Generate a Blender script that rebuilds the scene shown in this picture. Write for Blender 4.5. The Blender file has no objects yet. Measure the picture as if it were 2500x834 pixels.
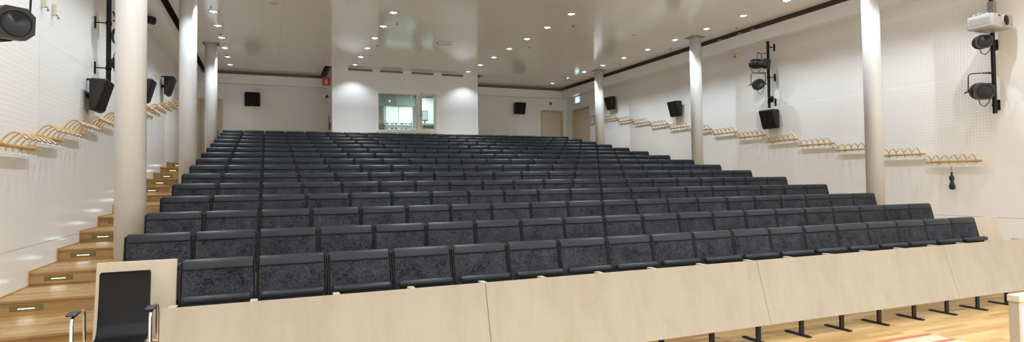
import bpy, bmesh, math, random
from mathutils import Vector, Matrix
random.seed(7)
S = bpy.context.scene
COL = S.collection
PI = math.pi

# ------------------------------------------------------------------ layout (metres)
W, D, H = 0.52, 0.8924, 0.1431        # seat pitch, row pitch, rise per row
XL, XR = -1.16, 12.0                  # side walls
YB, YW, YF = 13.65, 15.6, -8.5        # booth face, back wall, wall behind the camera
ZC, ZV = 5.0, 5.6                     # hung ceiling, slab above it
NR = 15
ZB = 14 * H                           # floor level behind the last row

# ------------------------------------------------------------------ materials
def mat(name, rgb, rough=.5, metal=0., spec=.5, coat=0., emit=None, es=0.):
    m = bpy.data.materials.new(name); m.use_nodes = True
    b = m.node_tree.nodes['Principled BSDF']
    b.inputs['Base Color'].default_value = (*rgb, 1)
    b.inputs['Roughness'].default_value = rough
    b.inputs['Metallic'].default_value = metal
    b.inputs['Specular IOR Level'].default_value = spec
    b.inputs['Coat Weight'].default_value = coat
    if emit:
        b.inputs['Emission Color'].default_value = (*emit, 1)
        b.inputs['Emission Strength'].default_value = es
    return m

class NT:
    def __init__(s, m): s.t = m.node_tree; s.b = s.t.nodes['Principled BSDF']
    def n(s, typ, **kw):
        o = s.t.nodes.new(typ)
        for k, v in kw.items():
            if k.startswith('i_'): o.inputs[k[2:].replace('_', ' ')].default_value = v
            else: setattr(o, k, v)
        return o
    def l(s, a, b): s.t.links.new(a, b)
    def math(s, op, a, b=None, c=None):
        o = s.n('ShaderNodeMath', operation=op)
        for i, v in enumerate((a, b, c)):
            if v is None: continue
            if isinstance(v, (int, float)): o.inputs[i].default_value = v
            else: s.l(v, o.inputs[i])
        return o.outputs[0]
    def ramp(s, fac, stops):
        r = s.n('ShaderNodeValToRGB'); e = r.color_ramp.elements
        while len(e) < len(stops): e.new(.5)
        for q, (p, c) in zip(e, stops): q.position = p; q.color = (*c, 1)
        s.l(fac, r.inputs[0]); return r.outputs[0]
    def mix(s, fac, a, b, mode='MIX'):
        o = s.n('ShaderNodeMix', data_type='RGBA', blend_type=mode)
        for i, v in ((0, fac), (6, a), (7, b)):
            if isinstance(v, (int, float)): o.inputs[i].default_value = v
            elif isinstance(v, tuple): o.inputs[i].default_value = (*v, 1)
            else: s.l(v, o.inputs[i])
        return o.outputs[2]
    def coords(s, kind='Object', scale=(1, 1, 1), rand=False):
        tc = s.n('ShaderNodeTexCoord'); mp = s.n('ShaderNodeMapping')
        mp.inputs['Scale'].default_value = scale
        if rand:
            oi = s.n('ShaderNodeObjectInfo'); mm = s.n('ShaderNodeVectorMath', operation='MULTIPLY_ADD')
            cx = s.n('ShaderNodeCombineXYZ')
            for i in range(3): s.l(oi.outputs['Random'], cx.inputs[i])
            s.l(cx.outputs[0], mm.inputs[0]); mm.inputs[1].default_value = (17, 31, 23)
            s.l(tc.outputs[kind], mm.inputs[2]); s.l(mm.outputs[0], mp.inputs[0])
        else: s.l(tc.outputs[kind], mp.inputs[0])
        return mp.outputs[0]
    def base(s, c): s.l(c, s.b.inputs['Base Color'])
    def bump(s, h, strength=.3, dist=.002):
        b = s.n('ShaderNodeBump'); b.inputs['Strength'].default_value = strength; b.inputs['Distance'].default_value = dist
        s.l(h, b.inputs['Height']); s.l(b.outputs[0], s.b.inputs['Normal'])

M = {}
WALL = (.88, .875, .868)
M['wall'] = mat('white_wall_paint', WALL, .24, spec=.4)
# perforated acoustic board: rows of small holes on a 24 mm grid, with plain paint between
def perforated(name, ax):
    m = mat(name, WALL, .5, spec=.3); t = NT(m)
    g = t.n('ShaderNodeNewGeometry'); sx = t.n('ShaderNodeSeparateXYZ'); t.l(g.outputs['Position'], sx.inputs[0])
    def cell(o, p):
        f = t.math('FRACT', t.math('MULTIPLY', o, 1 / p)); return t.math('SUBTRACT', f, .5)
    u, v = cell(sx.outputs[ax], .017), cell(sx.outputs[2], .017)
    r = t.math('SQRT', t.math('ADD', t.math('MULTIPLY', u, u), t.math('MULTIPLY', v, v)))
    hole = t.math('LESS_THAN', r, .30)
    # a hole-free rib after every third row and column
    ru = t.math('LESS_THAN', t.math('FRACT', t.math('MULTIPLY', sx.outputs[ax], 1 / .051)), .26)
    rv = t.math('LESS_THAN', t.math('FRACT', t.math('MULTIPLY', sx.outputs[2], 1 / .051)), .26)
    keep = t.math('SUBTRACT', 1.0, t.math('MULTIPLY', t.math('MAXIMUM', ru, rv), .75))
    hole = t.math('MULTIPLY', hole, keep)
    t.base(t.mix(hole, WALL, (.56, .545, .525)))
    return m
M['perf_side'] = perforated('perforated_board_side', 1)
M['perf_back'] = perforated('perforated_board_back', 0)
M['ceil'] = mat('ceiling_lacquer', (.94, .935, .93), .11, spec=.45)
t = NT(M['ceil'])
g = t.n('ShaderNodeNewGeometry'); sx = t.n('ShaderNodeSeparateXYZ'); t.l(g.outputs['Position'], sx.inputs[0])
j1 = t.math('LESS_THAN', t.math('FRACT', t.math('MULTIPLY', t.math('ADD', sx.outputs[0], 10.5), 1 / 1.19)), .006)
j2 = t.math('LESS_THAN', t.math('FRACT', t.math('MULTIPLY', t.math('ADD', sx.outputs[1], 20.2), 1 / 2.346)), .0035)
t.base(t.mix(t.math('MAXIMUM', j1, j2), (.94, .935, .93), (.72, .715, .71)))
M['void'] = mat('dark_void_shade', (.30, .245, .19), .9, spec=.1)  # darkness of the shaded gaps put into the colour
M['column'] = mat('column_paint', (.66, .655, .65), .42, spec=.4)
t = NT(M['column']); t.bump(t.n('ShaderNodeTexNoise', i_Scale=90., i_Detail=3.).outputs[0], .12, .002)
M['black_metal'] = mat('black_metal', (.010, .0098, .0095), .45, spec=.22)
M['lantern'] = mat('lantern_casing', (.014, .014, .0145), .42, spec=.35)
M['speaker'] = mat('speaker_casing', (.016, .0155, .016), .55, spec=.35)
M['grille'] = mat('speaker_grille', (.011, .010, .010), .75, spec=.25)
M['chrome'] = mat('chrome', (.72, .70, .68), .16, metal=1)
M['steel'] = mat('satin_steel', (.34, .33, .32), .32, metal=1)
M['brass'] = mat('brass_plate', (.21, .165, .055), .42, metal=.35)
M['lens'] = mat('lens_glass', (.006, .006, .008), .08, spec=.22)
M['door'] = mat('door_paint', (.66, .585, .44), .45, spec=.4)
M['door_frame'] = mat('door_frame_paint', (.60, .53, .40), .5)
M['win_frame'] = mat('window_frame_paint', (.68, .625, .52), .45)
M['white_plastic'] = mat('white_plastic', (.72, .715, .70), .35, spec=.5)
M['projector_shell'] = mat('projector_shell', (.40, .395, .385), .35)
M['cream_plastic'] = mat('cream_plastic', (.62, .56, .46), .45)
M['grey_plastic'] = mat('grey_plastic', (.30, .29, .275), .5)
M['black_plastic'] = mat('black_plastic', (.02, .02, .021), .45)
M['rubber'] = mat('cable_rubber', (.02, .019, .019), .6)
M['red'] = mat('red_enamel', (.55, .035, .035), .4)
M['sign_white'] = mat('sign_white', (.8, .78, .75), .5)
M['rug_beige'] = mat('rug_beige', (.37, .315, .225), .95, spec=.1)
M['rug_red'] = mat('rug_red', (.36, .095, .06), .95, spec=.1)

# birch veneer
def birch(name, ax=(6., 6., .55), c0=(.272, .227, .171), c1=(.244, .2, .143)):
    m = mat(name, c0, .42, spec=.35); t = NT(m)
    v = t.coords('Object', ax)
    n = t.n('ShaderNodeTexNoise', i_Scale=1.3, i_Detail=4., i_Roughness=.55, i_Distortion=.7); t.l(v, n.inputs['Vector'])
    v2 = t.coords('Object', (ax[0] * 5, ax[1] * 5, ax[2] * 3))
    n2 = t.n('ShaderNodeTexNoise', i_Scale=5., i_Detail=3.); t.l(v2, n2.inputs['Vector'])
    f = t.math('ADD', t.math('MULTIPLY', n.outputs[0], .75), t.math('MULTIPLY', n2.outputs[0], .25))
    t.base(t.ramp(f, [(.34, c1), (.52, c0), (.68, (c0[0] * 1.05, c0[1] * 1.05, c0[2] * 1.06))]))
    return m
M['birch'] = birch('birch_veneer')
M['birch_lit'] = birch('birch_lit_veneer', (6., 6., .55), (.46, .395, .305), (.42, .35, .26))  # same birch as the panels, stronger light put into its colour
M['birch_edge'] = mat('birch_edge', (.36, .30, .215), .5)
# oak strip parquet (strips run along X, the rows of seats)
def oak(name, k=1.):
    m = mat(name, (.55, .36, .17), .45, spec=.35); t = NT(m)
    g = t.n('ShaderNodeNewGeometry'); sx = t.n('ShaderNodeSeparateXYZ'); t.l(g.outputs['Position'], sx.inputs[0])
    cx = t.n('ShaderNodeCombineXYZ'); t.l(sx.outputs[0], cx.inputs[0])
    t.l(t.math('ADD', sx.outputs[1], t.math('MULTIPLY', sx.outputs[2], .83)), cx.inputs[1])
    br = t.n('ShaderNodeTexBrick', offset=.37, offset_frequency=2, squash=1.)
    br.inputs['Scale'].default_value = 1.; br.inputs['Mortar Size'].default_value = .0006
    br.inputs['Brick Width'].default_value = .62; br.inputs['Row Height'].default_value = .064
    br.inputs['Color1'].default_value = (0, 0, 0, 1); br.inputs['Color2'].default_value = (1, 1, 1, 1)
    br.inputs['Mortar'].default_value = (.15, .15, .15, 1); br.inputs['Bias'].default_value = 0.
    t.l(cx.outputs[0], br.inputs['Vector'])
    mp = t.n('ShaderNodeMapping'); mp.inputs['Scale'].default_value = (2.2, 34, 1); t.l(cx.outputs[0], mp.inputs[0])
    n = t.n('ShaderNodeTexNoise', i_Scale=1.6, i_Detail=6., i_Roughness=.62, i_Distortion=.6); t.l(mp.outputs[0], n.inputs['Vector'])
    f = t.math('ADD', t.math('MULTIPLY', br.outputs['Color'], .55), t.math('MULTIPLY', n.outputs[0], .60))
    t.base(t.ramp(f, [(.18, (.38 * k, .20 * k, .065 * k)), (.42, (.55 * k, .325 * k, .122 * k)), (.72, (.68 * k, .43 * k, .18 * k)), (.95, (.76 * k, .52 * k, .25 * k))]))
    return m
M['oak'] = oak('oak_parquet', .63)
M['oak_nose'] = mat('oak_nosing', (.50, .30, .13), .4)
M['rack_wood'] = mat('bent_beech', (.56, .32, .115), .35, spec=.45)
t = NT(M['rack_wood']); n = t.n('ShaderNodeTexNoise', i_Scale=14., i_Detail=3.); t.l(t.coords('Object', (1, .15, 1)), n.inputs['Vector'])
t.base(t.ramp(n.outputs[0], [(.3, (.52, .32, .125)), (.7, (.64, .42, .185))]))

# upholstery: woven dark grey cloth with black flecks and paler threads; each seat gets its own part of the pattern
M['fabric'] = mat('flecked_cloth', (.045, .046, .055), .9, spec=.15)
t = NT(M['fabric'])
v = t.coords('Object', (1, 1, 1), True)
n1 = t.n('ShaderNodeTexNoise', i_Scale=34., i_Detail=4., i_Roughness=.72, i_Distortion=1.6); t.l(v, n1.inputs['Vector'])
vo = t.n('ShaderNodeTexVoronoi', feature='DISTANCE_TO_EDGE', i_Scale=46.); t.l(v, vo.inputs['Vector'])
n2 = t.n('ShaderNodeTexNoise', i_Scale=7., i_Detail=2.); t.l(v, n2.inputs['Vector'])
c = t.ramp(t.math('ADD', t.math('MULTIPLY', n1.outputs[0], .7), t.math('MULTIPLY', n2.outputs[0], .3)),
           [(.39, (.0025, .0025, .0035)), (.45, (.018, .018, .023)), (.56, (.035, .035, .043)), (.68, (.060, .060, .072))])
line = t.math('LESS_THAN', vo.outputs[0], .03)
t.base(t.mix(t.math('MULTIPLY', line, .5), c, (.075, .075, .083)))
t.bump(n1.outputs[0], .35, .003)
def leather(name, rgb, rough):
    m = mat(name, rgb, rough, spec=.24); t = NT(m)
    n = t.n('ShaderNodeTexNoise', i_Scale=120., i_Detail=3.); t.l(t.coords('Object'), n.inputs['Vector'])
    t.bump(n.outputs[0], .15, .001); return m
M['leather'] = leather('dark_leather', (.0155, .020, .0265), .36)
M['chair_leather'] = leather('black_leather', (.005, .005, .0055), .38)
M['chair_leather'].node_tree.nodes['Principled BSDF'].inputs['Specular IOR Level'].default_value = .15

def emis(name, rgb, e):
    return mat(name, (.8, .8, .8), .5, emit=rgb, es=e)
M['lamp'] = emis('lamp_diffuser_glow', (.93, .96, 1.), 5.)
M['lamp_dim'] = emis('lamp_diffuser_dim_glow', (.93, .96, 1.), 1.8)
M['slot'] = emis('step_slot_glow', (.86, .97, 1.), 2.2)
M['tube'] = emis('fluorescent_glow', (.90, 1., .97), 6.)
M['exit_blue'] = emis('sign_backlight', (.10, .42, .85), 1.5)
M['exit_green'] = emis('sign_pictogram', (.72, 1., .78), 3.)
M['screen'] = emis('monitor_screen', (.05, .10, .22), .8)
# window pane: clear with a mirror share that grows at grazing angles
m = bpy.data.materials.new('window_glass'); m.use_nodes = True
tr = m.node_tree; tr.nodes.clear()
out = tr.nodes.new('ShaderNodeOutputMaterial'); mx = tr.nodes.new('ShaderNodeMixShader')
tp = tr.nodes.new('ShaderNodeBsdfTransparent'); tp.inputs[0].default_value = (.90, .97, .94, 1)
gl = tr.nodes.new('ShaderNodeBsdfGlossy'); gl.inputs['Roughness'].default_value = .02
fr = tr.nodes.new('ShaderNodeFresnel'); fr.inputs[0].default_value = 1.45
tr.links.new(fr.outputs[0], mx.inputs[0]); tr.links.new(tp.outputs[0], mx.inputs[1]); tr.links.new(gl.outputs[0], mx.inputs[2])
tr.links.new(mx.outputs[0], out.inputs[0]); M['glass'] = m
M['frost'] = mat('grey_frosted_infill', (.50, .505, .51), .35, spec=.5)
M['booth_wall'] = mat('booth_wall_paint', (.62, .68, .65), .7)
M['booth_grey'] = mat('booth_grey_green', (.13, .155, .135), .7)
M['booth_white'] = mat('booth_cabinet_white', (.80, .83, .83), .4)
M['teal_dark'] = mat('dark_teal_equipment', (.05, .10, .10), .5)
M['paper'] = mat('paper_stack', (.75, .77, .74), .8)
M['yellow'] = mat('yellow_plastic', (.62, .46, .07), .5)

# ------------------------------------------------------------------ mesh helpers
def nb(): return bmesh.new()
def box(bm, x0, x1, y0, y1, z0, z1, mi=0, bev=0., seg=2, f=None):
    r = bmesh.ops.create_cube(bm, size=1.)
    vs = r['verts']
    for v in vs:
        v.co = Vector((x0 + (v.co.x + .5) * (x1 - x0), y0 + (v.co.y + .5) * (y1 - y0), z0 + (v.co.z + .5) * (z1 - z0)))
    fs = list({fa for v in vs for fa in v.link_faces})
    for fa in fs: fa.material_index = mi
    if bev > 0:
        es = list({e for v in vs for e in v.link_edges})
        q = bmesh.ops.bevel(bm, geom=es, offset=bev, segments=seg, affect='EDGES', profile=.5)
        vs = list({v for fa in q['faces'] for v in fa.verts} | {v for v in vs if v.is_valid})
        vs = list({w for v in vs for fa in v.link_faces for w in fa.verts})
        for v in vs:
            for fa in v.link_faces: fa.material_index = mi
    if f:
        for v in vs: v.co = f(v.co)
    return vs
def tube(bm, pts, r, seg=8, mi=0, closed=False, caps=True):
    pts = [Vector(p) for p in pts]; n = len(pts); rings = []
    rr = r if isinstance(r, (list, tuple)) else [r] * n
    up = None
    for i, p in enumerate(pts):
        if closed: d = pts[(i + 1) % n] - pts[i - 1]
        else: d = pts[min(i + 1, n - 1)] - pts[max(i - 1, 0)]
        d.normalize()
        if up is None:
            up = Vector((0, 0, 1)) if abs(d.z) < .9 else Vector((1, 0, 0))
        a = d.cross(up).normalized(); b = a.cross(d).normalized(); up = b
        rings.append([bm.verts.new(p + (a * math.cos(2 * PI * k / seg) + b * math.sin(2 * PI * k / seg)) * rr[i]) for k in range(seg)])
    m = n if closed else n - 1
    for i in range(m):
        A, B = rings[i], rings[(i + 1) % n]
        for k in range(seg):
            fa = bm.faces.new((A[k], A[(k + 1) % seg], B[(k + 1) % seg], B[k])); fa.material_index = mi; fa.smooth = True
    if caps and not closed:
        for R_ in (rings[0][::-1], rings[-1]):
            fa = bm.faces.new(R_); fa.material_index = mi
def lathe(bm, prof, seg=24, mi=0, T=None, caps=False):
    T = T or Matrix()
    rings = [[bm.verts.new(T @ Vector((r * math.cos(2 * PI * k / seg), r * math.sin(2 * PI * k / seg), z))) for k in range(seg)] for r, z in prof]
    for A, B in zip(rings, rings[1:]):
        for k in range(seg):
            fa = bm.faces.new((A[k], A[(k + 1) % seg], B[(k + 1) % seg], B[k])); fa.material_index = mi; fa.smooth = True
    if caps:
        for R_ in (rings[0][::-1], rings[-1]):
            fa = bm.faces.new(R_); fa.material_index = mi
def ball(bm, c, r, mi=0, u=10, v=7, sc=(1, 1, 1)):
    q = bmesh.ops.create_uvsphere(bm, u_segments=u, v_segments=v, radius=1.)
    for w in q['verts']:
        w.co = Vector((c[0] + w.co.x * r * sc[0], c[1] + w.co.y * r * sc[1], c[2] + w.co.z * r * sc[2]))
        for fa in w.link_faces: fa.material_index = mi; fa.smooth = True
def prism(bm, poly, a0, a1, axis=0, mi=0):
    """polygon extruded along an axis; poly in the other two axes, in order"""
    def P(a, p):
        q = list(p); q.insert(axis, a); return Vector(q)
    A = [bm.verts.new(P(a0, p)) for p in poly]; B = [bm.verts.new(P(a1, p)) for p in poly]
    n = len(poly); fs = [bm.faces.new(A[::-1]), bm.faces.new(B)]
    for i in range(n): fs.append(bm.faces.new((A[i], A[(i + 1) % n], B[(i + 1) % n], B[i])))
    for fa in fs: fa.material_index = mi
    return A + B
def mk(name, bm, mats, parent=None, loc=None, rot=None, smooth=False, up=None):
    bmesh.ops.recalc_face_normals(bm, faces=bm.faces)
    me = bpy.data.meshes.new(name); bm.to_mesh(me); bm.free()
    for m in (mats if isinstance(mats, (list, tuple)) else [mats]): me.materials.append(M[m])
    if smooth:
        for p in me.polygons: p.use_smooth = True
        try: me.set_sharp_from_angle(angle=math.radians(38))
        except Exception: pass
    o = bpy.data.objects.new(name, me); COL.objects.link(o)
    if parent: o.parent = parent
    if loc: o.location = loc
    if rot: o.rotation_euler = rot
    return o
def tag(o, label, cat, group=None):
    o['label'] = label; o['category'] = cat
    if group: o['group'] = group
    return o
def thing(name, label, cat, loc=(0, 0, 0), rot=(0, 0, 0), group=None):
    o = bpy.data.objects.new(name, None); COL.objects.link(o)
    o.empty_display_size = .1; o.location = loc; o.rotation_euler = rot
    return tag(o, label, cat, group)
def struct(name, bm, mats, parent=None, smooth=False):
    o = mk(name, bm, mats, parent, smooth=smooth)
    if not parent: o['kind'] = 'structure'
    return o
def dup(root, label, loc=None, rot=None, group=None):
    def cp(o, par):
        c = o.copy(); COL.objects.link(c); c.parent = par
        for k in list(o.children): cp(k, c)
        return c
    r = cp(root, None)
    r['label'] = label
    if loc: r.location = loc
    if rot: r.rotation_euler = rot
    if group: r['group'] = group
    return r
ORD = ['first', 'second', 'third', 'fourth', 'fifth', 'sixth', 'seventh', 'eighth', 'ninth', 'tenth', 'eleventh', 'twelfth',
       'thirteenth', 'fourteenth', 'fifteenth', 'sixteenth', 'seventeenth', 'eighteenth', 'nineteenth', 'twentieth']

# ------------------------------------------------------------------ the room
def nose(j): return (j - 1) * D - 1.0          # front edge of the tier that carries row j
# stepped floor as one profile, extruded across the hall
bm = nb()
prof = [(YF, -.2), (YF, 0.)]
for j in range(2, NR + 1):
    y = nose(j); z0, z1 = (j - 2) * H, (j - 1) * H
    prof += [(y, z0), (y, z1 - .022), (y - .012, z1 - .020), (y - .012, z1)]
prof += [(YW + .12, ZB), (YW + .12, -.2)]
prism(bm, prof, XL - .05, XR + .05, 0)
struct('floor', bm, 'oak')
# thin oak strip along the left wall on every tread and riser
bm = nb()
for j in range(1, NR + 1):
    y0 = nose(j) if j > 1 else YF; y1 = nose(j + 1) if j < NR else 13.2; z = (j - 1) * H
    box(bm, XL, XL + .012, y0 - (.012 if j > 1 else 0), y1, z, z + .016)
    if j < NR: box(bm, XL, XL + .012, y1 - .022, y1 - .0125, z, z + H)
struct('baseboard_left', bm, 'oak_nose')

def grid_wall(name, axis, at, us, vs, cell, mats, thick):
    """wall with a face grid; cell(u, v) gives the material index or None for a hole"""
    bm = nb()
    for a0, a1 in zip(us, us[1:]):
        for b0, b1 in zip(vs, vs[1:]):
            k = cell((a0 + a1) / 2, (b0 + b1) / 2)
            if k is None: continue
            lo, hi = min(at, at + thick), max(at, at + thick)
            if axis == 0: box(bm, lo, hi, a0, a1, b0, b1, k)
            else: box(bm, a0, a1, lo, hi, b0, b1, k)
    bmesh.ops.remove_doubles(bm, verts=bm.verts, dist=1e-5)
    dead = [f for f in bm.faces if any(f is not g and f.calc_center_median() == g.calc_center_median() for e in f.edges for g in e.link_faces)]
    bmesh.ops.delete(bm, geom=list(set(dead)), context='FACES')
    return struct(name, bm, mats)
def inr(v, *iv): return any(a <= v <= b for a, b in iv)
# left wall: perforated above the racks in the front, plain behind
usL = [YF, -3.6, -3.54, -1.2, -1.14, .70, .76, 2.79, 2.85, 5.22, 13.4, 14.95, YW + .12]
vs = [-.2, 0., .835, .845, 2.0, 2.3, 3.05, 3.11, 4.38, 4.44, 4.66, ZV]
def cl(u, v):
    if 13.4 < u < 14.95 and ZB < v: 
        return 0
    if inr(v, (.835, .845)): return 2
    z0 = 2.0 if u < 2.79 else 2.3
    if u < 5.22 and inr(u, (YF, -3.6), (-3.54, -1.2), (-1.14, .70), (.76, 2.79), (2.85, 5.22)) and inr(v, (z0, 3.05), (3.11, 4.38), (4.44, 4.66)): return 1
    return 0
M['joint'] = mat('wall_joint', (.52, .505, .49), .6)
grid_wall('wall_left', 0, XL, usL, vs, cl, ['wall', 'perf_side', 'joint'], -.15)
# right wall
edges = [.87, 3.20, 5.56, 7.93, 10.30, 12.40]
usR = [YF, .87]
for e in edges[1:-1]: usR += [e - .03, e + .03]
usR += [12.40, 13.86, 15.16, YW + .12]
lows = [1.98, 2.3, 2.66, 3.11, 3.11]
vsR = [-.2, .765, .775, 1.98, 2.0, 2.3, 2.66, 3.07, 3.13, 4.17, 4.35, 4.42, 4.66, ZV]
def cr(u, v):
    if 13.86 < u < 15.16 and ZB - .2 < v < 4.17: return None
    if inr(v, (.765, .775)): return 2
    for i in range(5):
        a = edges[i] + (.03 if i else 0); b = edges[i + 1] - (.03 if i < 4 else 0)
        if a < u < b and inr(v, (lows[i], 3.07), (3.13, 4.35), (4.42, 4.66)): return 1
    return 0
vsR = sorted(set(vsR + [ZB]))
def cr2(u, v):
    if 13.86 < u < 15.16 and ZB < v < 4.17: return None
    return cr(u, v) if not (13.86 < u < 15.16 and v < ZB) else 0
grid_wall('wall_right', 0, XR, usR, vsR, cr2, ['wall', 'perf_side', 'joint'], .15)
# back wall, open where the control room is let into it
BX0, BX1 = 2.93, 7.62
usB = [XL - .15, -.86, -.20, .69, BX0, BX1, 9.91, 10.87, 11.80, XR + .15]
vsB = [1.9, ZB, 3.3, 4.14, 4.18, 4.28, 4.34, 4.62, ZV]
def cb(u, v):
    if BX0 < u < BX1: return None
    if -.86 < u < -.20 and ZB < v < 4.14: return None
    if 10.87 < u < 11.80 and ZB < v < 4.18: return None
    if (.69 < u < BX0 or BX1 < u < 9.91) and inr(v, (ZB, 4.28), (4.34, 4.62)): return 1
    return 0
grid_wall('wall_back', 1, YW, usB, vsB, cb, ['wall', 'perf_back'], .12)
# control room face with two window openings and a slit row under the ceiling
WX = (4.31, 5.574, 5.637, 6.196); WZ = (3.087, 4.262, 3.063, 4.30)
slots = [(3.413, 4.141), (4.384, 5.113), (5.384, 6.113), (6.376, 7.113)]
usC = sorted({BX0, 2.99, BX1 - .06, BX1, *WX, *[a for s in slots for a in s], 4.25, 6.26, 5.22, 5.28})
vsC = sorted({1.9, ZB, 3.12, *WZ, 4.33, 4.38, 4.912, 4.985, ZV})
def cc(u, v):
    if WX[0] < u < WX[1] and WZ[0] < v < WZ[1]: return None
    if WX[2] < u < WX[3] and WZ[2] < v < WZ[3]: return None
    if 4.912 < v < 4.985 and any(a < u < b for a, b in slots): return None
    if inr(v, (3.12, 4.33)) and inr(u, (2.99, 4.25), (6.26, BX1 - .06)): return 1
    if inr(v, (4.38, 4.912)) and inr(u, (2.99, 5.22), (5.28, BX1 - .06)): return 1
    return 0
M['wall_booth'] = M['wall']
grid_wall('wall_booth_front', 1, YB, usC, vsC, cc, ['wall', 'perf_back'], .12)
bm = nb()
YR = 16.9                                                     # rear of the control room
box(bm, BX0, BX0 + .10, YB + .12, YR, 1.9, ZV); 
struct('wall_booth_left', bm, ['wall'])
bm = nb(); box(bm, BX1 - .10, BX1, YB + .12, YR, 1.9, ZV); struct('wall_booth_right', bm, ['wall'])
bm = nb(); box(bm, BX0, BX1, YR, YR + .1, 1.9, ZV); struct('wall_booth_back', bm, ['booth_wall'])
bm = nb(); box(bm, BX0 + .1, BX1 - .1, YB + .12, YR, 4.62, 4.66); struct('ceiling_booth', bm, ['booth_grey'])
bm = nb(); box(bm, BX0 + .1, BX1 - .1, YW + .12, YR, 1.9, ZB); struct('floor_booth', bm, ['booth_grey'])
bm = nb(); box(bm, XL - .15, XR + .15, YF - .15, YF, -.2, ZV); struct('wall_front', bm, ['wall'])
# hung ceiling with a gap to the walls and round the control room, and the dark slab above it
bm = nb()
def cpiece(x0, x1, y0, y1): box(bm, x0, x1, y0, y1, ZC, ZC + .06)
cpiece(-.645, 11.60, YF, YB - .03); cpiece(-.645, 2.72, YB - .03, 15.38); cpiece(7.83, 11.60, YB - .03, 15.38)
bmesh.ops.remove_doubles(bm, verts=bm.verts, dist=1e-5)
struct('ceiling', bm, ['ceil'])
bm = nb(); box(bm, XL - .15, XR + .15, YF - .15, YR + .1, ZV, ZV + .1); struct('ceiling_slab', bm, ['void'])
# duct boxing along the wall tops
bm = nb(); box(bm, XL, XL + .43, YF, YW, 4.62, 4.91); struct('trim_1', bm, 'wall')
bm = nb(); box(bm, XR - .34, XR, YF, YW, 4.62, 4.91); struct('trim_2', bm, 'wall')
bm = nb(); box(bm, XL + .43, BX0, YW - .18, YW, 4.62, 4.91); struct('trim_3', bm, 'wall')
bm = nb(); box(bm, BX1, XR - .34, YW - .18, YW, 4.62, 4.91); struct('trim_4', bm, 'wall')
# sheets above the boxing with the shade of the void put into their colour
for nm, a in (('trim_5', (XL, XL + .02, YF, YW)), ('trim_6', (XR - .02, XR, YF, YW)), ('trim_7', (XL + .02, BX0, YW - .02, YW)), ('trim_8', (BX1, XR - .02, YW - .02, YW)),
              ('trim_9', (BX0 - .02, BX0, YB + .13, YW - .02)), ('trim_10', (BX1, BX1 + .02, YB + .13, YW - .02))):
    bm = nb(); box(bm, *a, 4.911 if 'trim_9' != nm and 'trim_10' != nm else 5.0, ZV); struct(nm, bm, 'void')

# ------------------------------------------------------------------ doors
def door(name, axis, at, u0, u1, z0, z1, hinge, sgn, leaf_in):
    """frame flush with the wall face, leaf set back; sgn = direction out into the hall"""
    r = bpy.data.objects.new(name, None); COL.objects.link(r); r['kind'] = 'structure'
    def B(bm, a0, a1, d0, d1, b0, b1, mi=0, bev=0.):
        lo, hi = sorted((at + sgn * d0, at + sgn * d1))
        if axis == 0: box(bm, lo, hi, a0, a1, b0, b1, mi, bev)
        else: box(bm, a0, a1, lo, hi, b0, b1, mi, bev)
    bm = nb(); f = .06
    B(bm, u0 - .02, u0 + f, -.1, .015, z0, z1); B(bm, u1 - f, u1 + .02, -.1, .015, z0, z1); B(bm, u0 + f, u1 - f, -.1, .015, z1 - f, z1)
    mk('door_frame', bm, 'door_frame', r)
    bm = nb(); B(bm, u0 + f + .004, u1 - f - .004, -leaf_in - .04, -leaf_in, z0 + .008, z1 - f - .004, 0, .003)
    leaf = mk('door_leaf', bm, 'door', r)
    uh = u1 - f - .07 if hinge < 0 else u0 + f + .07
    bm = nb(); B(bm, uh - .02, uh + .02, -leaf_in, -leaf_in + .008, z0 + .93, z0 + 1.13, 0, .003)
    du = -.11 if hinge < 0 else .11
    B(bm, min(uh, uh + du), max(uh, uh + du), -leaf_in + .035, -leaf_in + .052, z0 + 1.04, z0 + 1.06, 0, .006); B(bm, uh - .01, uh + .01, -leaf_in, -leaf_in + .05, z0 + 1.04, z0 + 1.06)
    mk('door_handle', bm, 'brass', leaf)
    return r
door('door_1', 1, YW, -.86, -.20, ZB, 4.14, -1, -1, .03)
door('door_2', 1, YW, 10.87, 11.80, ZB, 4.18, -1, -1, .03)
door('door_3', 0, XR, 13.86, 15.16, ZB, 4.17, 1, -1, .06)

# ------------------------------------------------------------------ windows of the control room
def window(name, x0, x1, z0, z1, fw, handle):
    r = bpy.data.objects.new(name, None); COL.objects.link(r); r['kind'] = 'structure'
    bm = nb()
    for a in ((x0, x0 + fw, z0, z1), (x1 - fw, x1, z0, z1), (x0 + fw, x1 - fw, z0, z0 + fw), (x0 + fw, x1 - fw, z1 - fw, z1)):
        box(bm, a[0], a[1], YB - .012, YB + .10, a[2], a[3])
    mk('window_frame', bm, 'win_frame', r)
    bm = nb(); box(bm, x0 + fw, x1 - fw, YB + .05, YB + .056, z0 + fw, z1 - fw); mk('pane', bm, 'glass', r)
    if handle:
        bm = nb(); box(bm, x0 + .02, x0 + .04, YB - .03, YB - .012, 3.55, 3.62, 0, .003); box(bm, x0 + .022, x0 + .038, YB - .045, YB - .03, 3.55, 3.72, 0, .004)
        mk('window_handle', bm, 'grey_plastic', r)
    return r
window('window_1', *WX[:2], *WZ[:2], .02, False)
window('window_2', *WX[2:], *WZ[2:], .075, True)
bm = nb(); box(bm, 4.24, 6.26, YB - .03, YB, 3.02, 3.055, 0, .004); struct('trim_11', bm, 'win_frame')
for i, (a, b) in enumerate(slots):
    bm = nb(); box(bm, a, b, YB + .10, YB + .115, 4.912, 4.985); o = struct('trim_%d' % (12 + i), bm, 'void')

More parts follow.
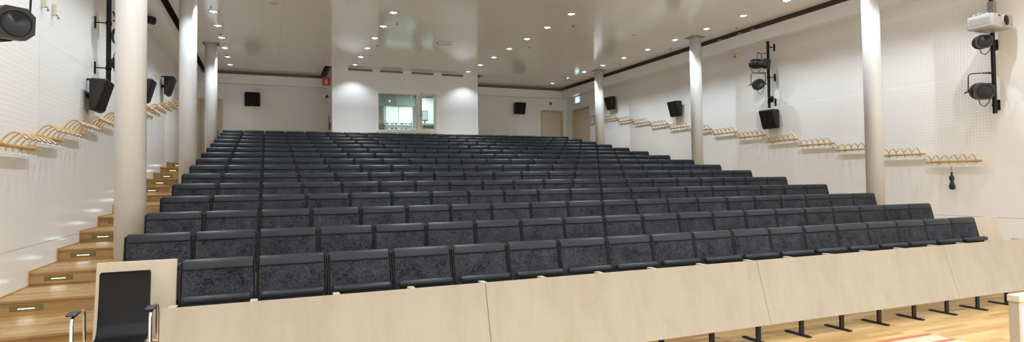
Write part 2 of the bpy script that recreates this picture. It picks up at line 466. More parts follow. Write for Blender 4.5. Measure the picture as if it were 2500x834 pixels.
# ------------------------------------------------------------------ things inside the control room
def single(name, bm, mats, label, cat, group=None, smooth=False, loc=None, rot=None):
    return tag(mk(name, bm, mats, None, loc, rot, smooth), label, cat, group)
# wall cabinets
for i, (x0, x1) in enumerate(((4.93, 5.43), (5.44, 5.95))):
    t_ = thing('wall_cabinet', ('white two-shelf cabinet seen through the wide booth window, left of the pair', 'white two-shelf cabinet seen through the wide booth window, right of the pair')[i], 'cabinet', (x0, 16.0, 2.7), group='white cabinets in the control room')
    w = x1 - x0
    bm = nb(); box(bm, 0, w, .02, .36, 0, 1.46); mk('body', bm, 'booth_white', t_)
    bm = nb(); box(bm, .01, w - .01, 0, .02, .86, 1.44, 0, .004); d_ = mk('door', bm, 'booth_white', t_)
    bm = nb(); box(bm, (.03 if i == 0 else w - .06), (.06 if i == 0 else w - .03), -.015, 0, .88, .94, 0, .003); box(bm, (.03 if i == 0 else w - .06), (.06 if i == 0 else w - .03), -.015, 0, 1.36, 1.40, 0, .003); mk('hinge', bm, 'teal_dark', d_)
    for z in (.60, .78):
        bm = nb(); box(bm, 0, w, -.10, .02, z, z + .02); mk('shelf', bm, 'booth_white', t_)
    for q in range(3):
        wx = .08 + .03 * ((q + i) % 2)
        bm = nb(); box(bm, 0, wx, 0, .06, 0, .055 if q else .035, 0, .006)
        for z, nm, mt in ((.80, 'file_tray', 'teal_dark'), (.62, 'cable_tray', 'teal_dark')):
            if z == .80:
                b2 = nb(); box(b2, 0, wx, 0, .06, 0, .05 if q != 1 else .03, 0, .006)
                single('desk_tray', b2, mt, 'small dark box on the upper shelf of the %s booth cabinet, %s along' % (('left', 'right')[i], ('first', 'second', 'third')[q]), 'box', 'small boxes on booth shelves', loc=(x0 + .05 + .16 * q, 15.92, 2.7 + z + .001))
        single('equipment_box', bm, 'teal_dark', 'low dark device on the lower shelf of the %s booth cabinet, %s along' % (('left', 'right')[i], ('first', 'second', 'third')[q]), 'device', 'devices on booth shelves', loc=(x0 + .05 + .16 * q, 15.92, 2.7 + .621))
# ceiling pipes and cable loops in the control room
for i, x in enumerate((4.80, 5.26, 5.80)):
    bm = nb(); tube(bm, [(x, 15.6, 4.62), (x, 15.6, 4.22 - .05 * (i % 2))], .018, 8)
    box(bm, x - .10, x + .10, 15.55, 15.65, 4.585, 4.62)
    single('drop_pipe', bm, 'teal_dark', ('dark drop pipe in the booth nearest the gooseneck lamp', 'dark drop pipe in the middle of the booth window', 'dark drop pipe at the right side of the wide booth window')[i], 'pipe', 'ceiling pipes in the control room')
t_ = thing('hanging_cables', 'grey-green bundle of hanging cables under the booth ceiling', 'cables', (0, 0, 0))
for q in range(9):
    x = 5.32 + .05 * q; z = 4.10 + .04 * random.random()
    bm = nb(); tube(bm, [(x, 15.75, 4.62), (x + .01, 15.76, 4.35), (x + .02, 15.74, z), (x + .04, 15.75, 4.35), (x + .045, 15.75, 4.62)], .007, 6)
    mk('cable', bm, 'booth_grey', t_, smooth=True)
bm = nb(); box(bm, 4.35, 6.02, 15.98, 16.30, 4.15, 4.60)
for q in range(12): box(bm, 4.38 + .136 * q, 4.40 + .136 * q, 15.97, 15.98, 4.15, 4.60)
single('ventilation_duct', bm, 'booth_grey', 'grey-green ribbed air duct across the top of the booth', 'duct')
t_ = thing('gooseneck_lamp', 'dark gooseneck lamp arching at the left of the booth window', 'lamp', (4.93, 15.80, ZB))
bm = nb(); box(bm, -.06, .06, -.05, .05, 0, .02); tube(bm, [(0, 0, .02), (0, 0, 2.297)], .012, 8); mk('pole', bm, 'teal_dark', t_)
bm = nb(); tube(bm, [(.0, 0, 2.297), (.01, 0, 2.397), (.06, 0, 2.457), (.12, 0, 2.437), (.145, 0, 2.347)], .009, 8); mk('arm', bm, 'black_metal', t_, smooth=True)
bm = nb(); lathe(bm, [(.02, 0), (.03, -.03), (.055, -.08)], 14, T=Matrix.Translation((.147, 0, 2.357))); mk('lamp_shade', bm, 'booth_white', t_)
bm = nb(); box(bm, 4.60, 4.85, 15.5, 15.8, 2.1, 3.48, 0, .01); box(bm, 4.62, 4.83, 15.485, 15.5, 3.2, 3.44, 0, .004)
single('equipment_rack', bm, 'black_plastic', 'dark equipment rack low at the left of the wide booth window', 'equipment rack')
# desk with mixing console and monitor behind the narrow window
t_ = thing('desk', 'white control desk behind the narrow booth window', 'desk', (5.5, 14.3, ZB + .04))

bm = nb(); box(bm, 0, 1.7, 0, .8, 1.14, 1.18, 0, .004); mk('tabletop', bm, 'booth_white', t_)
for a in (.05, 1.6):
    for b in (.05, .7):
        bm = nb(); box(bm, a, a + .05, b, b + .05, -.04, 1.14); mk('leg', bm, 'booth_white', t_)
t_ = thing('mixing_console', 'black mixing console on the control desk', 'mixer', (5.92, 14.33, ZB + 1.22))
bm = nb(); prism(bm, [(0, 0), (.45, 0), (.45, .22), (0, .12)], 0, .62, 0); mk('body', bm, 'black_plastic', t_)
for q in range(6):
    bm = nb(); box(bm, .05 + .09 * q, .08 + .09 * q, .10, .12, .13, .165); mk('fader', bm, 'grey_plastic', t_)
t_ = thing('monitor', 'dark monitor with bluish screen standing left on the control desk', 'monitor', (6.13, 14.95, ZB + 1.22), (0, 0, -.25))
bm = nb(); box(bm, -.10, .10, -.02, .03, .33, .68, 0, .008); mk('housing', bm, 'black_plastic', t_)
bm = nb(); box(bm, -.085, .085, -.024, -.019, .36, .66); mk('screen', bm, 'screen', t_)
bm = nb(); box(bm, -.02, .02, -.01, .02, .015, .35); box(bm, -.08, .08, -.06, .08, 0, .015, 0, .004); mk('stand', bm, 'black_plastic', t_)
bm = nb(); lathe(bm, [(.0, 0), (.03, 0), (.034, .08), (.0, .08)], 14); single('cup', bm, 'teal_dark', 'small dark cup on the control desk right of the monitor', 'cup', loc=(6.33, 14.95, ZB + 1.22))
bm = nb(); box(bm, 6.28, 6.75, 16.0, 16.5, ZB, 4.5, 0, .004); box(bm, 6.30, 6.51, 15.985, 16.0, ZB + .05, 4.45); box(bm, 6.53, 6.73, 15.985, 16.0, ZB + .05, 4.45)
single('tall_cupboard', bm, 'booth_white', 'tall white cupboard seen through the narrow booth window', 'cupboard')
for i, (x, y) in enumerate(((4.9, 14.7), (6.0, 15.3))):
    t_ = thing('ceiling_batten_light', ('fluorescent batten on the booth ceiling at the left', 'fluorescent batten on the booth ceiling at the right')[i], 'ceiling light', (x, y, 4.622), group='booth ceiling lights')
    bm = nb(); box(bm, -.6, .6, -.08, .08, -.04, 0); mk('batten', bm, 'white_plastic', t_)
    bm = nb(); tube(bm, [(-.57, 0, -.06), (.57, 0, -.06)], .016, 10); mk('tube', bm, 'tube', t_, smooth=True)
    L = bpy.data.lights.new('batten_light', 'AREA'); L.shape = 'RECTANGLE'; L.size = 1.1; L.size_y = .1; L.energy = 27; L.color = (.86, 1., .95)
    lo = bpy.data.objects.new('batten_light', L); COL.objects.link(lo); lo.parent = t_; lo.location = (0, 0, -.085)

# ------------------------------------------------------------------ columns
cols = [(-.20, 2.2, 'white round column nearest the camera beside the left stair'),
        (-.193, 6.9, 'white round column halfway up the left stair, second from the front'),
        (-.20, 11.6, 'white round column farthest back on the left side'),
        (11.07, 6.9, 'white round column halfway back on the right side'),
        (11.03, 2.2, 'white round column nearest the camera on the right side'),
        (11.075, 11.6, 'white round column farthest back on the right, beside the exit sign')]
proto = None
for x, y, lab in cols:
    j = max(1, int((y + 1.0) / D) + 1); z0 = (j - 1) * H
    r = thing('column', lab, 'column', (x, y, z0), group='round columns along the aisles')
    bm = nb(); lathe(bm, [(.1425, 0), (.1425, ZC - .004 - z0)], 48, caps=True); mk('shaft', bm, 'column', r)
    bm = nb()
    s = .19
    for a in ((-s, s, .1425, s), (-s, s, -s, -.1425)): box(bm, a[0], a[1], a[2], a[3], ZC - .004 - z0, ZC - .001 - z0)
    for a in ((-s, -.1425), (.1425, s)): box(bm, a[0], a[1], -.1425, .1425, ZC - .004 - z0, ZC - .001 - z0)
    mk('opening_shade', bm, 'void', r)  # dark plate added for the shade in the square opening round the shaft

# ------------------------------------------------------------------ auditorium seats
RK = .235                                       # rake: how far the back leans per metre
def lean(v): return Vector((v.x, v.y - (.90 - v.z) * RK, v.z))
seat = thing('auditorium_seat', '', 'seat', (0, 0, 0))
bm = nb(); 
q = box(bm, -.243, .243, -.022, .03, .30, .850, 0, .012, 3)
bmesh.ops.subdivide_edges(bm, edges=[e for e in bm.edges if abs(e.verts[0].co.z - e.verts[1].co.z) > .3], cuts=4)
for v in bm.verts:
    if v.co.y < 0: v.co.y -= .010 * max(0, math.cos((v.co.z - .58) / .28 * PI / 2)) * max(0, 1 - (v.co.x / .243) ** 2)
    v.co = lean(v.co)
mk('backrest', bm, 'fabric', seat, smooth=True)
bm = nb(); box(bm, -.2445, .2445, -.033, .038, .818, .900, 0, .022, 4, lean); mk('leather_cap', bm, 'leather', seat, smooth=True)
bm = nb(); box(bm, -.232, .232, -.175, -.115, .335, .625, 0, .02, 3, lambda v: Vector((v.x, v.y - (.64 - v.z) * .10, v.z)))
cu = mk('seat_cushion', bm, 'fabric', seat, smooth=True)
bm = nb(); box(bm, -.232, .232, -.205, -.130, .600, .656, 0, .026, 4); mk('front_roll', bm, 'leather', cu, smooth=True)
for s in (-1, 1):
    bm = nb(); x0, x1 = sorted((s * .246, s * .2572)); box(bm, x0, x1, -.020, .026, .27, .876, 0, .003, 1, lean); mk('side_post', bm, 'black_metal', seat)
bm = nb(); box(bm, -.26, .26, -.215, -.165, .275, .325); mk('beam', bm, 'black_metal', seat)
bm = nb(); box(bm, -.02, .02, -.205, -.175, .012, .275); box(bm, -.035, .035, -.30, -.11, 0, .012); mk('pedestal', bm, 'black_metal', seat)
first = True
for j in range(1, NR + 1):
    k0, k1 = (1, 19) if j == 1 else (0, 20)
    for k in range(k0, k1):
        n = k - k0; N = k1 - k0
        if j == 1: row = 'front row behind the birch panels'
        elif j == NR: row = 'last row before the booth'
        else: row = '%s row from the front' % ORD[j - 1]
        if n == 0: pos = 'leftmost'
        elif n == N - 1: pos = 'rightmost'
        elif n < N / 2: pos = '%s from the left' % ORD[n]
        else: pos = '%s from the right' % ORD[N - 1 - n]
        lab = 'dark grey fabric seat, %s in the %s' % (pos, row)
        loc = (k * W + W / 2, (j - 1) * D, (j - 1) * H)
        if first:
            seat.location = loc; seat['label'] = lab; seat['group'] = 'seats of the raked auditorium rows'; first = False
        else: dup(seat, lab, loc)

# ------------------------------------------------------------------ birch front panels on black stands, end boards
TOPY, TOPZ, BOTY, BOTZ = -.885, .712, -1.035, .170
ends = [.525, 5 * W, 10 * W, 15 * W, 19 * W + .62]
for i in range(4):
    x0, x1 = ends[i] + .0015, ends[i + 1] - .0015
    t_ = thing('front_panel', 'long leaning birch panel before the front row, %s' % ('at the left end beside the black chair', 'second from the left', 'third from the left', 'at the right end')[i], 'panel', (x0, -.96, 0), group='birch panels before the front row')
    bm = nb(); w = x1 - x0
    box(bm, 0, w, -.009, .009, BOTZ, TOPZ, 0, .0015, 1, lambda v: Vector((v.x, v.y + (v.z - .441) / (TOPZ - BOTZ) * (TOPY - BOTY), v.z)))
    mk('board', bm, 'birch', t_)
    for k in range(1, 20):
        X = k * W - .045
        if ends[i] + .02 < X < ends[i + 1] - .02 or (k == 1 and i == 0):
            if k == 1: X = .56
            bm = nb(); box(bm, -.025, .025, .012, .030, .014, .41, 0, .002, 1); st = mk('stand', bm, 'black_metal', t_, (X - x0, 0, 0))
            bm = nb(); box(bm, -.022, .022, -.075, .20, 0, .014, 0, .003, 1); box(bm, -.006, .006, -.05, -.035, .014, .018); mk('foot_plate', bm, 'black_metal', st)
        XB = k * W + (.055 if k == 1 else 0)
        if ends[i] < XB < ends[i + 1] or (k == 5 * (i + 1) and i < 3):
            pass
        if ends[i] - .001 <= XB < ends[i + 1] - .001:
            bm = nb(); xa = max(XB - .0225, ends[i] + .003) - x0; box(bm, xa, xa + .045, .088, .238, .60, .701, 0, .002, 1); mk('bracket', bm, 'birch_edge', t_)
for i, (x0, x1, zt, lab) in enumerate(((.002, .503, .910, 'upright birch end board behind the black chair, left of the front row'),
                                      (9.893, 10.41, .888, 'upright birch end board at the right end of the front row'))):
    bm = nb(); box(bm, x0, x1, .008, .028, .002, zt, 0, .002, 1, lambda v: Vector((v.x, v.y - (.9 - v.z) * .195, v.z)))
    single('end_board', bm, 'birch_lit', lab, 'board', 'birch end boards')

# ------------------------------------------------------------------ step lights in the left stair
sl = None
for j in range(4, NR + 1):
    y = nose(j); z = (j - 1.5) * H
    lab = 'brass step light glowing in the left stair riser, %s from the bottom of those lit' % ORD[j - 4]
    if sl is None:
        sl = thing('step_light', lab, 'step light', (-.905, y, z), group='step lights of the left stair')
        bm = nb(); box(bm, -.125, .125, -.004, 0, -.027, .027, 0, .0015, 1)
        for a in (-.11, .11): lathe(bm, [(.0, -.0052), (.004, -.0052), (.004, -.003)], 8, 0, Matrix.Translation((a, 0, 0)) @ Matrix.Rotation(-PI / 2, 4, 'X') @ Matrix.Translation((0, 0, -.009)))
        mk('face_plate', bm, 'brass', sl)
        bm = nb(); box(bm, -.062, .062, -.0065, -.004, -.009, -.001); mk('light_slot', bm, 'slot', sl)
        L = bpy.data.lights.new('step_glow', 'AREA'); L.shape = 'RECTANGLE'; L.size = .12; L.size_y = .012; L.energy = .06; L.color = (.88, .97, 1.)
        lo = bpy.data.objects.new('step_glow', L); COL.objects.link(lo); lo.parent = sl; lo.location = (0, -.012, -.004); lo.rotation_euler = (-PI / 2 + .5, 0, 0)
    else: dup(sl, lab, (-.905, y, z))

# ------------------------------------------------------------------ ceiling downlights
LX = [.091, 3.549, 7.115, 10.727]; LY0, LDY = 8.427, 1.173
names = ['over the left columns', 'left of the booth window', 'right of the booth window', 'along the right columns']
vis = [(-0, 5), (-1, 4), (-2, 4), (-4, 5)]
dl = None
HALL = (.80, .91, 1.)
for c in range(4):
    n_vis = vis[c][1] - vis[c][0] + 1
    for n in range(-14, (5 if c in (0, 3) else 4) + 1):
        loc = (LX[c], LY0 + n * LDY, ZC)
        if n >= vis[c][0]:
            lab = 'round recessed downlight, %s from the back in the line %s' % (ORD[vis[c][1] - n], names[c]) if n < vis[c][1] else 'round recessed downlight, farthest back in the line %s' % names[c]
        else: lab = 'round recessed downlight in the line %s, above the view' % names[c]
        if dl is None:
            dl = thing('ceiling_downlight', lab, 'ceiling light', loc, group='round downlights in the ceiling')
            bm = nb(); lathe(bm, [(.080, -.002), (.083, -.010), (.099, -.008), (.103, 0)], 32); mk('trim_ring', bm, 'grey_plastic', dl)
            bm = nb(); lathe(bm, [(.081, -.004), (.050, -.009), (.028, -.021), (.013, -.033), (0.0005, -.036)], 28); mk('lamp_diffuser', bm, 'lamp', dl)
            L = bpy.data.lights.new('downlight_beam', 'SPOT'); L.energy = 112; L.color = HALL; L.spot_size = math.radians(116); L.spot_blend = .6; L.shadow_soft_size = .012
            lo = bpy.data.objects.new('downlight_beam', L); COL.objects.link(lo); lo.parent = dl; lo.location = (0, 0, -.06)
        else: d_ = dup(dl, lab, loc)
        if n == 4 and c in (1, 2) or n >= 4 and c in (0, 3):      # these lamps burn dimmer in the photograph
            for k in d_.children:
                if k.type == 'LIGHT':
                    k.data = DIM if c in (1, 2) else DIM2
                elif k.name.startswith('lamp_diffuser'):
                    k.data = k.data.copy(); k.data.materials[0] = M['lamp_dim']
        if n == -14 and c == 0:
            LINE = [L.copy() for _ in range(4)]
            for q_, k_ in enumerate((.86, 1., 1., .72)): LINE[q_].energy = L.energy * k_
            DIM = L.copy(); DIM.energy = L.energy * .38; DIM2 = L.copy(); DIM2.energy = L.energy * .12
            STAGE_FILL = L.copy(); STAGE_FILL.energy = L.energy * 6.6
        if -12 < n < 4 and c in (0, 3):
            for k in d_.children:
                if k.type == 'LIGHT': k.data = LINE[c]
        if n <= -12:                                                # unseen lamps behind the camera, extra strength added as frontal fill
            for k in list(dl.children if n == -14 and c == 0 else d_.children):
                if k.type == 'LIGHT' and not (n == -14 and c == 0): k.data = STAGE_FILL
# small ceiling fittings
t_ = thing('ceiling_emergency_light', 'long beige emergency light fitting on the ceiling before the booth', 'ceiling light', (5.30, 9.54, ZC + .002))
bm = nb(); box(bm, -.19, .19, -.07, .07, -.035, 0, 0, .01); mk('housing', bm, 'cream_plastic', t_)
bm = nb(); box(bm, -.17, .17, -.05, .05, -.055, -.034, 0, .012); mk('cover', bm, 'white_plastic', t_)
for i, (x, y, lab) in enumerate(((9.49, 7.21, 'flat round ceiling cover between the two right-hand light lines'), (1.23, 7.41, 'flat round ceiling cover beside the left line of downlights'))):
    bm = nb(); lathe(bm, [(0.0005, -.012), (.07, -.012), (.082, -.006), (.085, 0)], 28); single('ceiling_cover', bm, 'cream_plastic', lab, 'cover', 'round ceiling covers', loc=(x, y, ZC))
bm = nb(); lathe(bm, [(0.0005, -.05), (.05, -.05), (.10, -.02), (.11, 0)], 24); single('smoke_detector', bm, 'cream_plastic', 'round beige detector near the rear right corner of the ceiling', 'detector', loc=(10.56, 12.97, ZC))
bm = nb(); lathe(bm, [(0.0005, -.045), (.03, -.045), (.035, -.01), (.05, 0)], 20); single('smoke_detector', bm, 'cream_plastic', 'small beige detector on the ceiling left of the booth', 'detector', loc=(2.39, 10.83, ZC))
bm = nb(); lathe(bm, [(0.0005, -.045), (.03, -.045), (.035, -.01), (.05, 0)], 20); single('smoke_detector', bm, 'cream_plastic', 'small beige detector on the ceiling before the right rear speaker', 'detector', loc=(8.27, 10.71, ZC))
sp_ = None
for c, n, dx in ((0, 0, -.02), (0, 2, 0), (0, 4, 0), (1, 0, .25), (1, 2, .2), (1, 3, .2), (2, -1, .5), (2, 1, .45), (3, -2, .6), (3, 0, .5), (3, 2, .4)):
    lab = 'tiny sprinkler head beside the %s downlight from the back, line %s' % (ORD[vis[c][1] - n], names[c])
    loc = (LX[c] + dx, LY0 + n * LDY - .33, ZC + .002)
    if sp_ is None:
        bm = nb(); lathe(bm, [(.022, 0), (.022, -.006), (.008, -.008), (.008, -.03), (.018, -.032), (.018, -.036), (0.0005, -.036)], 12)
        sp_ = single('ceiling_sprinkler', bm, 'brass', lab, 'sprinkler', 'sprinkler heads in the ceiling', loc=loc)
    else: dup(sp_, lab, loc)

# ------------------------------------------------------------------ coat racks
def rack(label, side, xw, y0, z, L):
    """bent-beech rack: rail close to the wall, six bent arms reaching into the hall; side = +1 left wall, -1 right wall"""
    r = thing('coat_rack', label, 'coat rack', (xw, y0, z), group='coat racks on the %s wall' % ('left' if side > 0 else 'right'))
    return r
rproto = {}
def make_rack(side, L):
    r = thing('coat_rack', '', 'coat rack', (0, 0, 0))
    s = side
    bm = nb(); tube(bm, [(s * .06, 0, 0), (s * .06, L, 0)], .0205, 14); ball(bm, (s * .06, 0, 0), .0205, 0, 12, 6); ball(bm, (s * .06, L, 0), .0205, 0, 12, 6)
    mk('rail', bm, 'rack_wood', r, smooth=True)
    na = 6
    for i in range(na):
        y = .075 + i * (L - .15) / (na - 1)
        bm = nb()
        pts = []
        for q in range(13):
            a = q / 12
            px = .062 + .180 * a; pz = .108 * math.sin(PI * min(1, a * .80 + .0)) ** .8
            pts.append((s * px, 0, pz))
        tube(bm, [(s * .058, 0, -.055), (s * .058, 0, -.02)] + pts, [.008] * 15, 8)
        arm = mk('arm', bm, 'rack_wood', r, (0, y, 0), smooth=True)
        e = pts[-1]; d = Vector(pts[-1]) - Vector(pts[-2]); d.normalize(); e = Vector(e)
        bm = nb(); tube(bm, [e, e + d * .028], .0105, 8); ball(bm, e + d * .03, .0115); mk('arm_tip', bm, 'steel', arm, smooth=True)
        bm = nb(); tube(bm, [(s * .058, 0, -.052), (s * .066, 0, -.075), (s * .085, 0, -.082)], .0075, 8); ball(bm, (s * .092, 0, -.078), .0105); mk('hook', bm, 'white_plastic', arm, smooth=True)
    for y in (.15, L - .15):
        bm = nb(); tube(bm, [(0, y, 0), (s * .06, y, 0)], .009, 8); lathe(bm, [(.0005, 0), (.022, 0), (.022, .006), (.0005, .006)], 12, 0, Matrix.Translation((0, y, 0)) @ Matrix.Rotation(s * PI / 2, 4, 'Y')); mk('wall_bracket', bm, 'steel', r)
    return r
lr = make_rack(1, .93); rr = make_rack(-1, .862)
for n in range(13):
    def nth(n): return 'nearest the camera' if n == 0 else ('farthest back' if n == 12 else '%s from the front' % ORD[n])
    for pr, side in ((lr, 'left'), (rr, 'right')):
        lab = 'bent beech coat rack on the %s wall, %s' % (side, nth(n))
        loc = (XL, 1.555 + n * D, 1.842 + n * H) if side == 'left' else (XR, 1.876 - .862 + n * .907, 1.696 + n * .152)
        if n == 0: pr.location = loc; pr['label'] = lab; pr['group'] = 'coat racks on the %s wall' % side
        else: dup(pr, lab, loc)
# folded black umbrella hung from the nearest right rack
t_ = thing('umbrella', 'small folded black umbrella hanging from the nearest coat rack on the right', 'umbrella', (XR - .085, 1.465, 1.615))
bm = nb(); tube(bm, [(0, 0, 0), (0, .004, -.05), (0, 0, -.105)], .004, 6); mk('strap', bm, 'rubber', t_)
bm = nb(); lathe(bm, [(.0005, -.10), (.017, -.106), (.019, -.125), (.012, -.14), (.010, -.15), (.0005, -.15)], 14); mk('handle', bm, 'black_plastic', t_)
bm = nb(); lathe(bm, [(.008, -.15), (.030, -.165), (.036, -.20), (.030, -.235), (.018, -.258), (.024, -.275), (.037, -.31), (.042, -.36), (.034, -.392), (.008, -.40)], 18)
for v in bm.verts:
    a = math.atan2(v.co.y, v.co.x); k = 1 + .13 * math.sin(5 * a + 14 * v.co.z); v.co.x *= k; v.co.y *= k
mk('canopy', bm, 'rubber', t_, smooth=True)
bm = nb(); lathe(bm, [(.021, -.250), (.023, -.256), (.023, -.264), (.021, -.27)], 14); mk('tie_band', bm, 'black_plastic', t_)

# ------------------------------------------------------------------ loudspeakers: wedge cabinets, deep at the top
def make_speaker():
    r = thing('wall_speaker', '', 'speaker', (0, 0, 0))     # local: wall at y=0, front towards -y, centred
    bm = nb(); box(bm, -.23, .23, -.285, -.075, -.215, .215, 0, .03, 3, lambda v: Vector((v.x * (1 - .06 * (v.y < -.15)), v.y + (.125 * (.215 - v.z) / .43 if v.y < -.15 else 0), v.z)))
    mk('cabinet', bm, 'speaker', r, smooth=True)
    bm = nb(); box(bm, -.19, .19, -.290, -.284, -.19, .19, 0, .002, 1, lambda v: Vector((v.x, v.y + .125 * (.215 - v.z) / .43 - .002, v.z))); box(bm, -.012, .012, -.293, -.289, -.178, -.166, 1, 0, 1, lambda v: Vector((v.x, v.y + .125 * (.215 - v.z) / .43 - .002, v.z)))
    mk('grille', bm, ['grille', 'steel'], r)
    bm = nb(); box(bm, -.03, .03, -.075, 0, -.03, .03); box(bm, -.02, .02, -.12, 0, .213, .235); mk('wall_mount', bm, 'black_metal', r)
    return r
sp = make_speaker(); first = True
SPK = [((XL, 4.62, 2.685), PI / 2, 'black wedge loudspeaker on the left wall below the lighting pole'),
       ((XL, 8.05, 3.25), PI / 2, 'black wedge loudspeaker on the left wall behind the nearest column'),
       ((XL, 10.75, 3.75), PI / 2, 'black wedge loudspeaker farthest back on the left wall'),
       ((.67, YW, 4.14), 0, 'black square loudspeaker on the back wall left of the booth'),
       ((9.92, YW, 4.18), -.0, 'black loudspeaker on the back wall right of the booth'),
       ((XR, 12.18, 4.03), -PI / 2, 'black wedge loudspeaker farthest back on the right wall'),
       ((XR, 8.75, 3.44), -PI / 2, 'black wedge loudspeaker in the middle of the right wall'),
       ((XR, 5.33, 2.80), -PI / 2, 'black wedge loudspeaker nearest the camera on the right wall')]
for loc, a, lab in SPK:
    if first: sp.location = loc; sp.rotation_euler = (0, 0, a); sp['label'] = lab; sp['group'] = 'black wall loudspeakers'; first = False
    else: dup(sp, lab, loc, (0, 0, a))

# ------------------------------------------------------------------ stage lanterns and their poles
def frame_to(fwd, roll=0.):
    f = Vector(fwd).normalized(); s = Vector((0, 0, 1)).cross(f).normalized(); u = f.cross(s)
    return Matrix((f, s, u)).transposed().to_4x4().to_euler()
def lantern(label, loc, fwd, L=.34, R=.085, yoke=True, pole_at=None, square=True, group='stage lanterns', cable=True):
    """profile spotlight; local +x is the beam; pole_at = the pole the clamp bar reaches"""
    r = thing('stage_lantern', label, 'spotlight', loc, frame_to(fwd), group)
    Rx = Matrix.Rotation(PI / 2, 4, 'Y')
    bm = nb()
    lathe(bm, [(.0005, -L * .55), (R * .75, -L * .53), (R * 1.02, -L * .40), (R * 1.02, -L * .05), (R * .86, 0), (R * .80, L * .22), (.0005, L * .22)], 24, 0, Rx)
    for q in range(5): lathe(bm, [(R * 1.03, -L * (.38 - .07 * q)), (R * 1.09, -L * (.37 - .07 * q)), (R * 1.09, -L * (.35 - .07 * q)), (R * 1.03, -L * (.34 - .07 * q))], 24, 0, Rx)
    mk('body', bm, 'lantern', r, smooth=True)
    bm = nb()
    e = R * 1.02
    if square:
        prism(bm, [(e * c, e * s_) for c, s_ in ((-1, -.55), (-.55, -1), (.55, -1), (1, -.55), (1, .55), (.55, 1), (-.55, 1), (-1, .55))], L * .16, L * .40, 0)
    else: lathe(bm, [(R * .9, L * .1), (e, L * .14), (e, L * .36), (R * .9, L * .38)], 24, 0, Rx, True)
    barrel = mk('barrel', bm, 'lantern', r)
    bm = nb(); lathe(bm, [(R * .86, L * .402), (R * .80, L * .412), (R * .74, L * .404)], 24, 0, Rx); mk('lens_ring', bm, 'black_metal', barrel, smooth=True)
    bm = nb(); lathe(bm, [(.0005, L * .412), (R * .4, L * .409), (R * .74, L * .4025)], 24, 0, Rx); mk('lens', bm, 'lens', barrel, smooth=True)
    if yoke:
        bm = nb(); yr = R * 1.35; h = R * 2.3
        tube(bm, [(-L * .1, -yr, 0), (-L * .1, -yr, h * .85), (-L * .1, -yr * .85, h), (-L * .1, yr * .85, h), (-L * .1, yr, h * .85), (-L * .1, yr, 0)], .008, 8)
        for s_ in (-1, 1): tube(bm, [(-L * .1, s_ * R * .95, 0), (-L * .1, s_ * (yr + .03), 0)], .010, 8)
        mk('yoke', bm, 'black_metal', r, smooth=True)
        bm = nb(); tube(bm, [(-L * .02, -yr - .02, 0), (L * .0, -yr - .06, -.02)], .010, 8); mk('tilt_knob', bm, 'black_plastic', r)
    if pole_at is not None:
        inv = (Matrix.Translation(loc) @ r.rotation_euler.to_matrix().to_4x4()).inverted()
        p = Vector((-L * .1, 0, R * 2.3 if yoke else R * 1.02)); pw = Matrix.Translation(loc) @ r.rotation_euler.to_matrix().to_4x4() @ p
        q = Vector((pole_at[0], pole_at[1], pw.z)); d = (pw - q).normalized(); q = q + d * .05
        bm = nb(); tube(bm, [p, inv @ q], .011, 8); ball(bm, p, .018); mk('mounting_clamp', bm, 'steel', r)
    if cable:
        bm = nb(); tube(bm, [(-L * .45, 0, -R * .8), (-L * .40, .02, -R * 1.7), (-L * .25, .06, -R * 2.0), (-L * .1, .10, -R * 1.5), (-L * .05, .12, -R * .6)], .006, 6); mk('cable', bm, 'rubber', r, smooth=True)
    return r
def pole(label, x, y, z0, z1, side, plates):
    """black vertical pipe held off the wall; side = direction from pole to wall"""
    r = thing('lighting_pole', label, 'pole', (x, y, z0))
    bm = nb(); tube(bm, [(0, 0, 0), (0, 0, z1 - z0)], .031, 14); mk('pipe', bm, 'black_metal', r, smooth=True)
    xw = (XL if side < 0 else XR) - x
    for z in plates:
        bm = nb(); a, b = sorted((xw - side * .016, xw)); box(bm, a, b, -.024, .024, z - z0 - .085, z - z0 + .085, 0, .004, 1)
        tube(bm, [(0, 0, z - z0), (xw, 0, z - z0)], .008, 8); lathe(bm, [(.033, -.025), (.038, -.025), (.038, .025), (.033, .025)], 14, 0, Matrix.Translation((0, 0, z - z0)))
        mk('wall_mount_bracket', bm, 'black_metal', r)
    return r
RM = (XR - .20, 5.28)
pole('black lighting pole in the middle of the right wall above the loudspeaker', *RM, 3.06, 4.60, 1, (4.47, 3.77, 3.20))
lantern('upper lantern on the right-hand middle pole, turned sideways', (RM[0] - .21, RM[1] + .02, 4.07), (.45, -.9, -.12), .46, .105, pole_at=RM)
lantern('lower round lantern on the right-hand middle pole, facing the camera', (RM[0] - .25, RM[1] + .06, 3.60), (-.55, -.85, -.05), .30, .115, pole_at=RM, square=False)
lantern('small dark lantern at the foot of the right-hand middle pole', (RM[0] - .10, RM[1] - .15, 3.24), (-.7, -.6, -.35), .20, .055, yoke=False, pole_at=RM, cable=False)
RFP = (XR - .11, .77)
pole('long black lighting pole at the right edge of the picture', *RFP, 2.44, 4.615, 1, (3.55, 2.58, 4.45))
lantern('lantern tucked under the projector on the right-hand front pole', (RFP[0] - .27, RFP[1] + .0, 3.57), (-.75, -.65, -.12), .38, .10, yoke=False, pole_at=RFP)
lantern('lower lantern with square hood on the right-hand front pole', (RFP[0] - .25, RFP[1] + .04, 2.79), (-.72, -.68, -.14), .40, .125, pole_at=RFP)
LP_ = (XL + .17, 5.0)
pole('black lighting pole on the left wall beside the nearest column', *LP_, 2.95, 4.615, -1, (3.79, 3.14, 4.45))
lantern('small lantern at the foot of the left-hand pole above the speaker', (LP_[0] + .17, LP_[1] - .15, 3.18), (.75, -.6, -.25), .24, .075, yoke=False, pole_at=LP_)
lantern('lantern half hidden by the nearest left column, on the left-hand pole', (LP_[0] + .26, LP_[1] + .0, 3.62), (.8, -.55, -.1), .32, .09, pole_at=LP_)
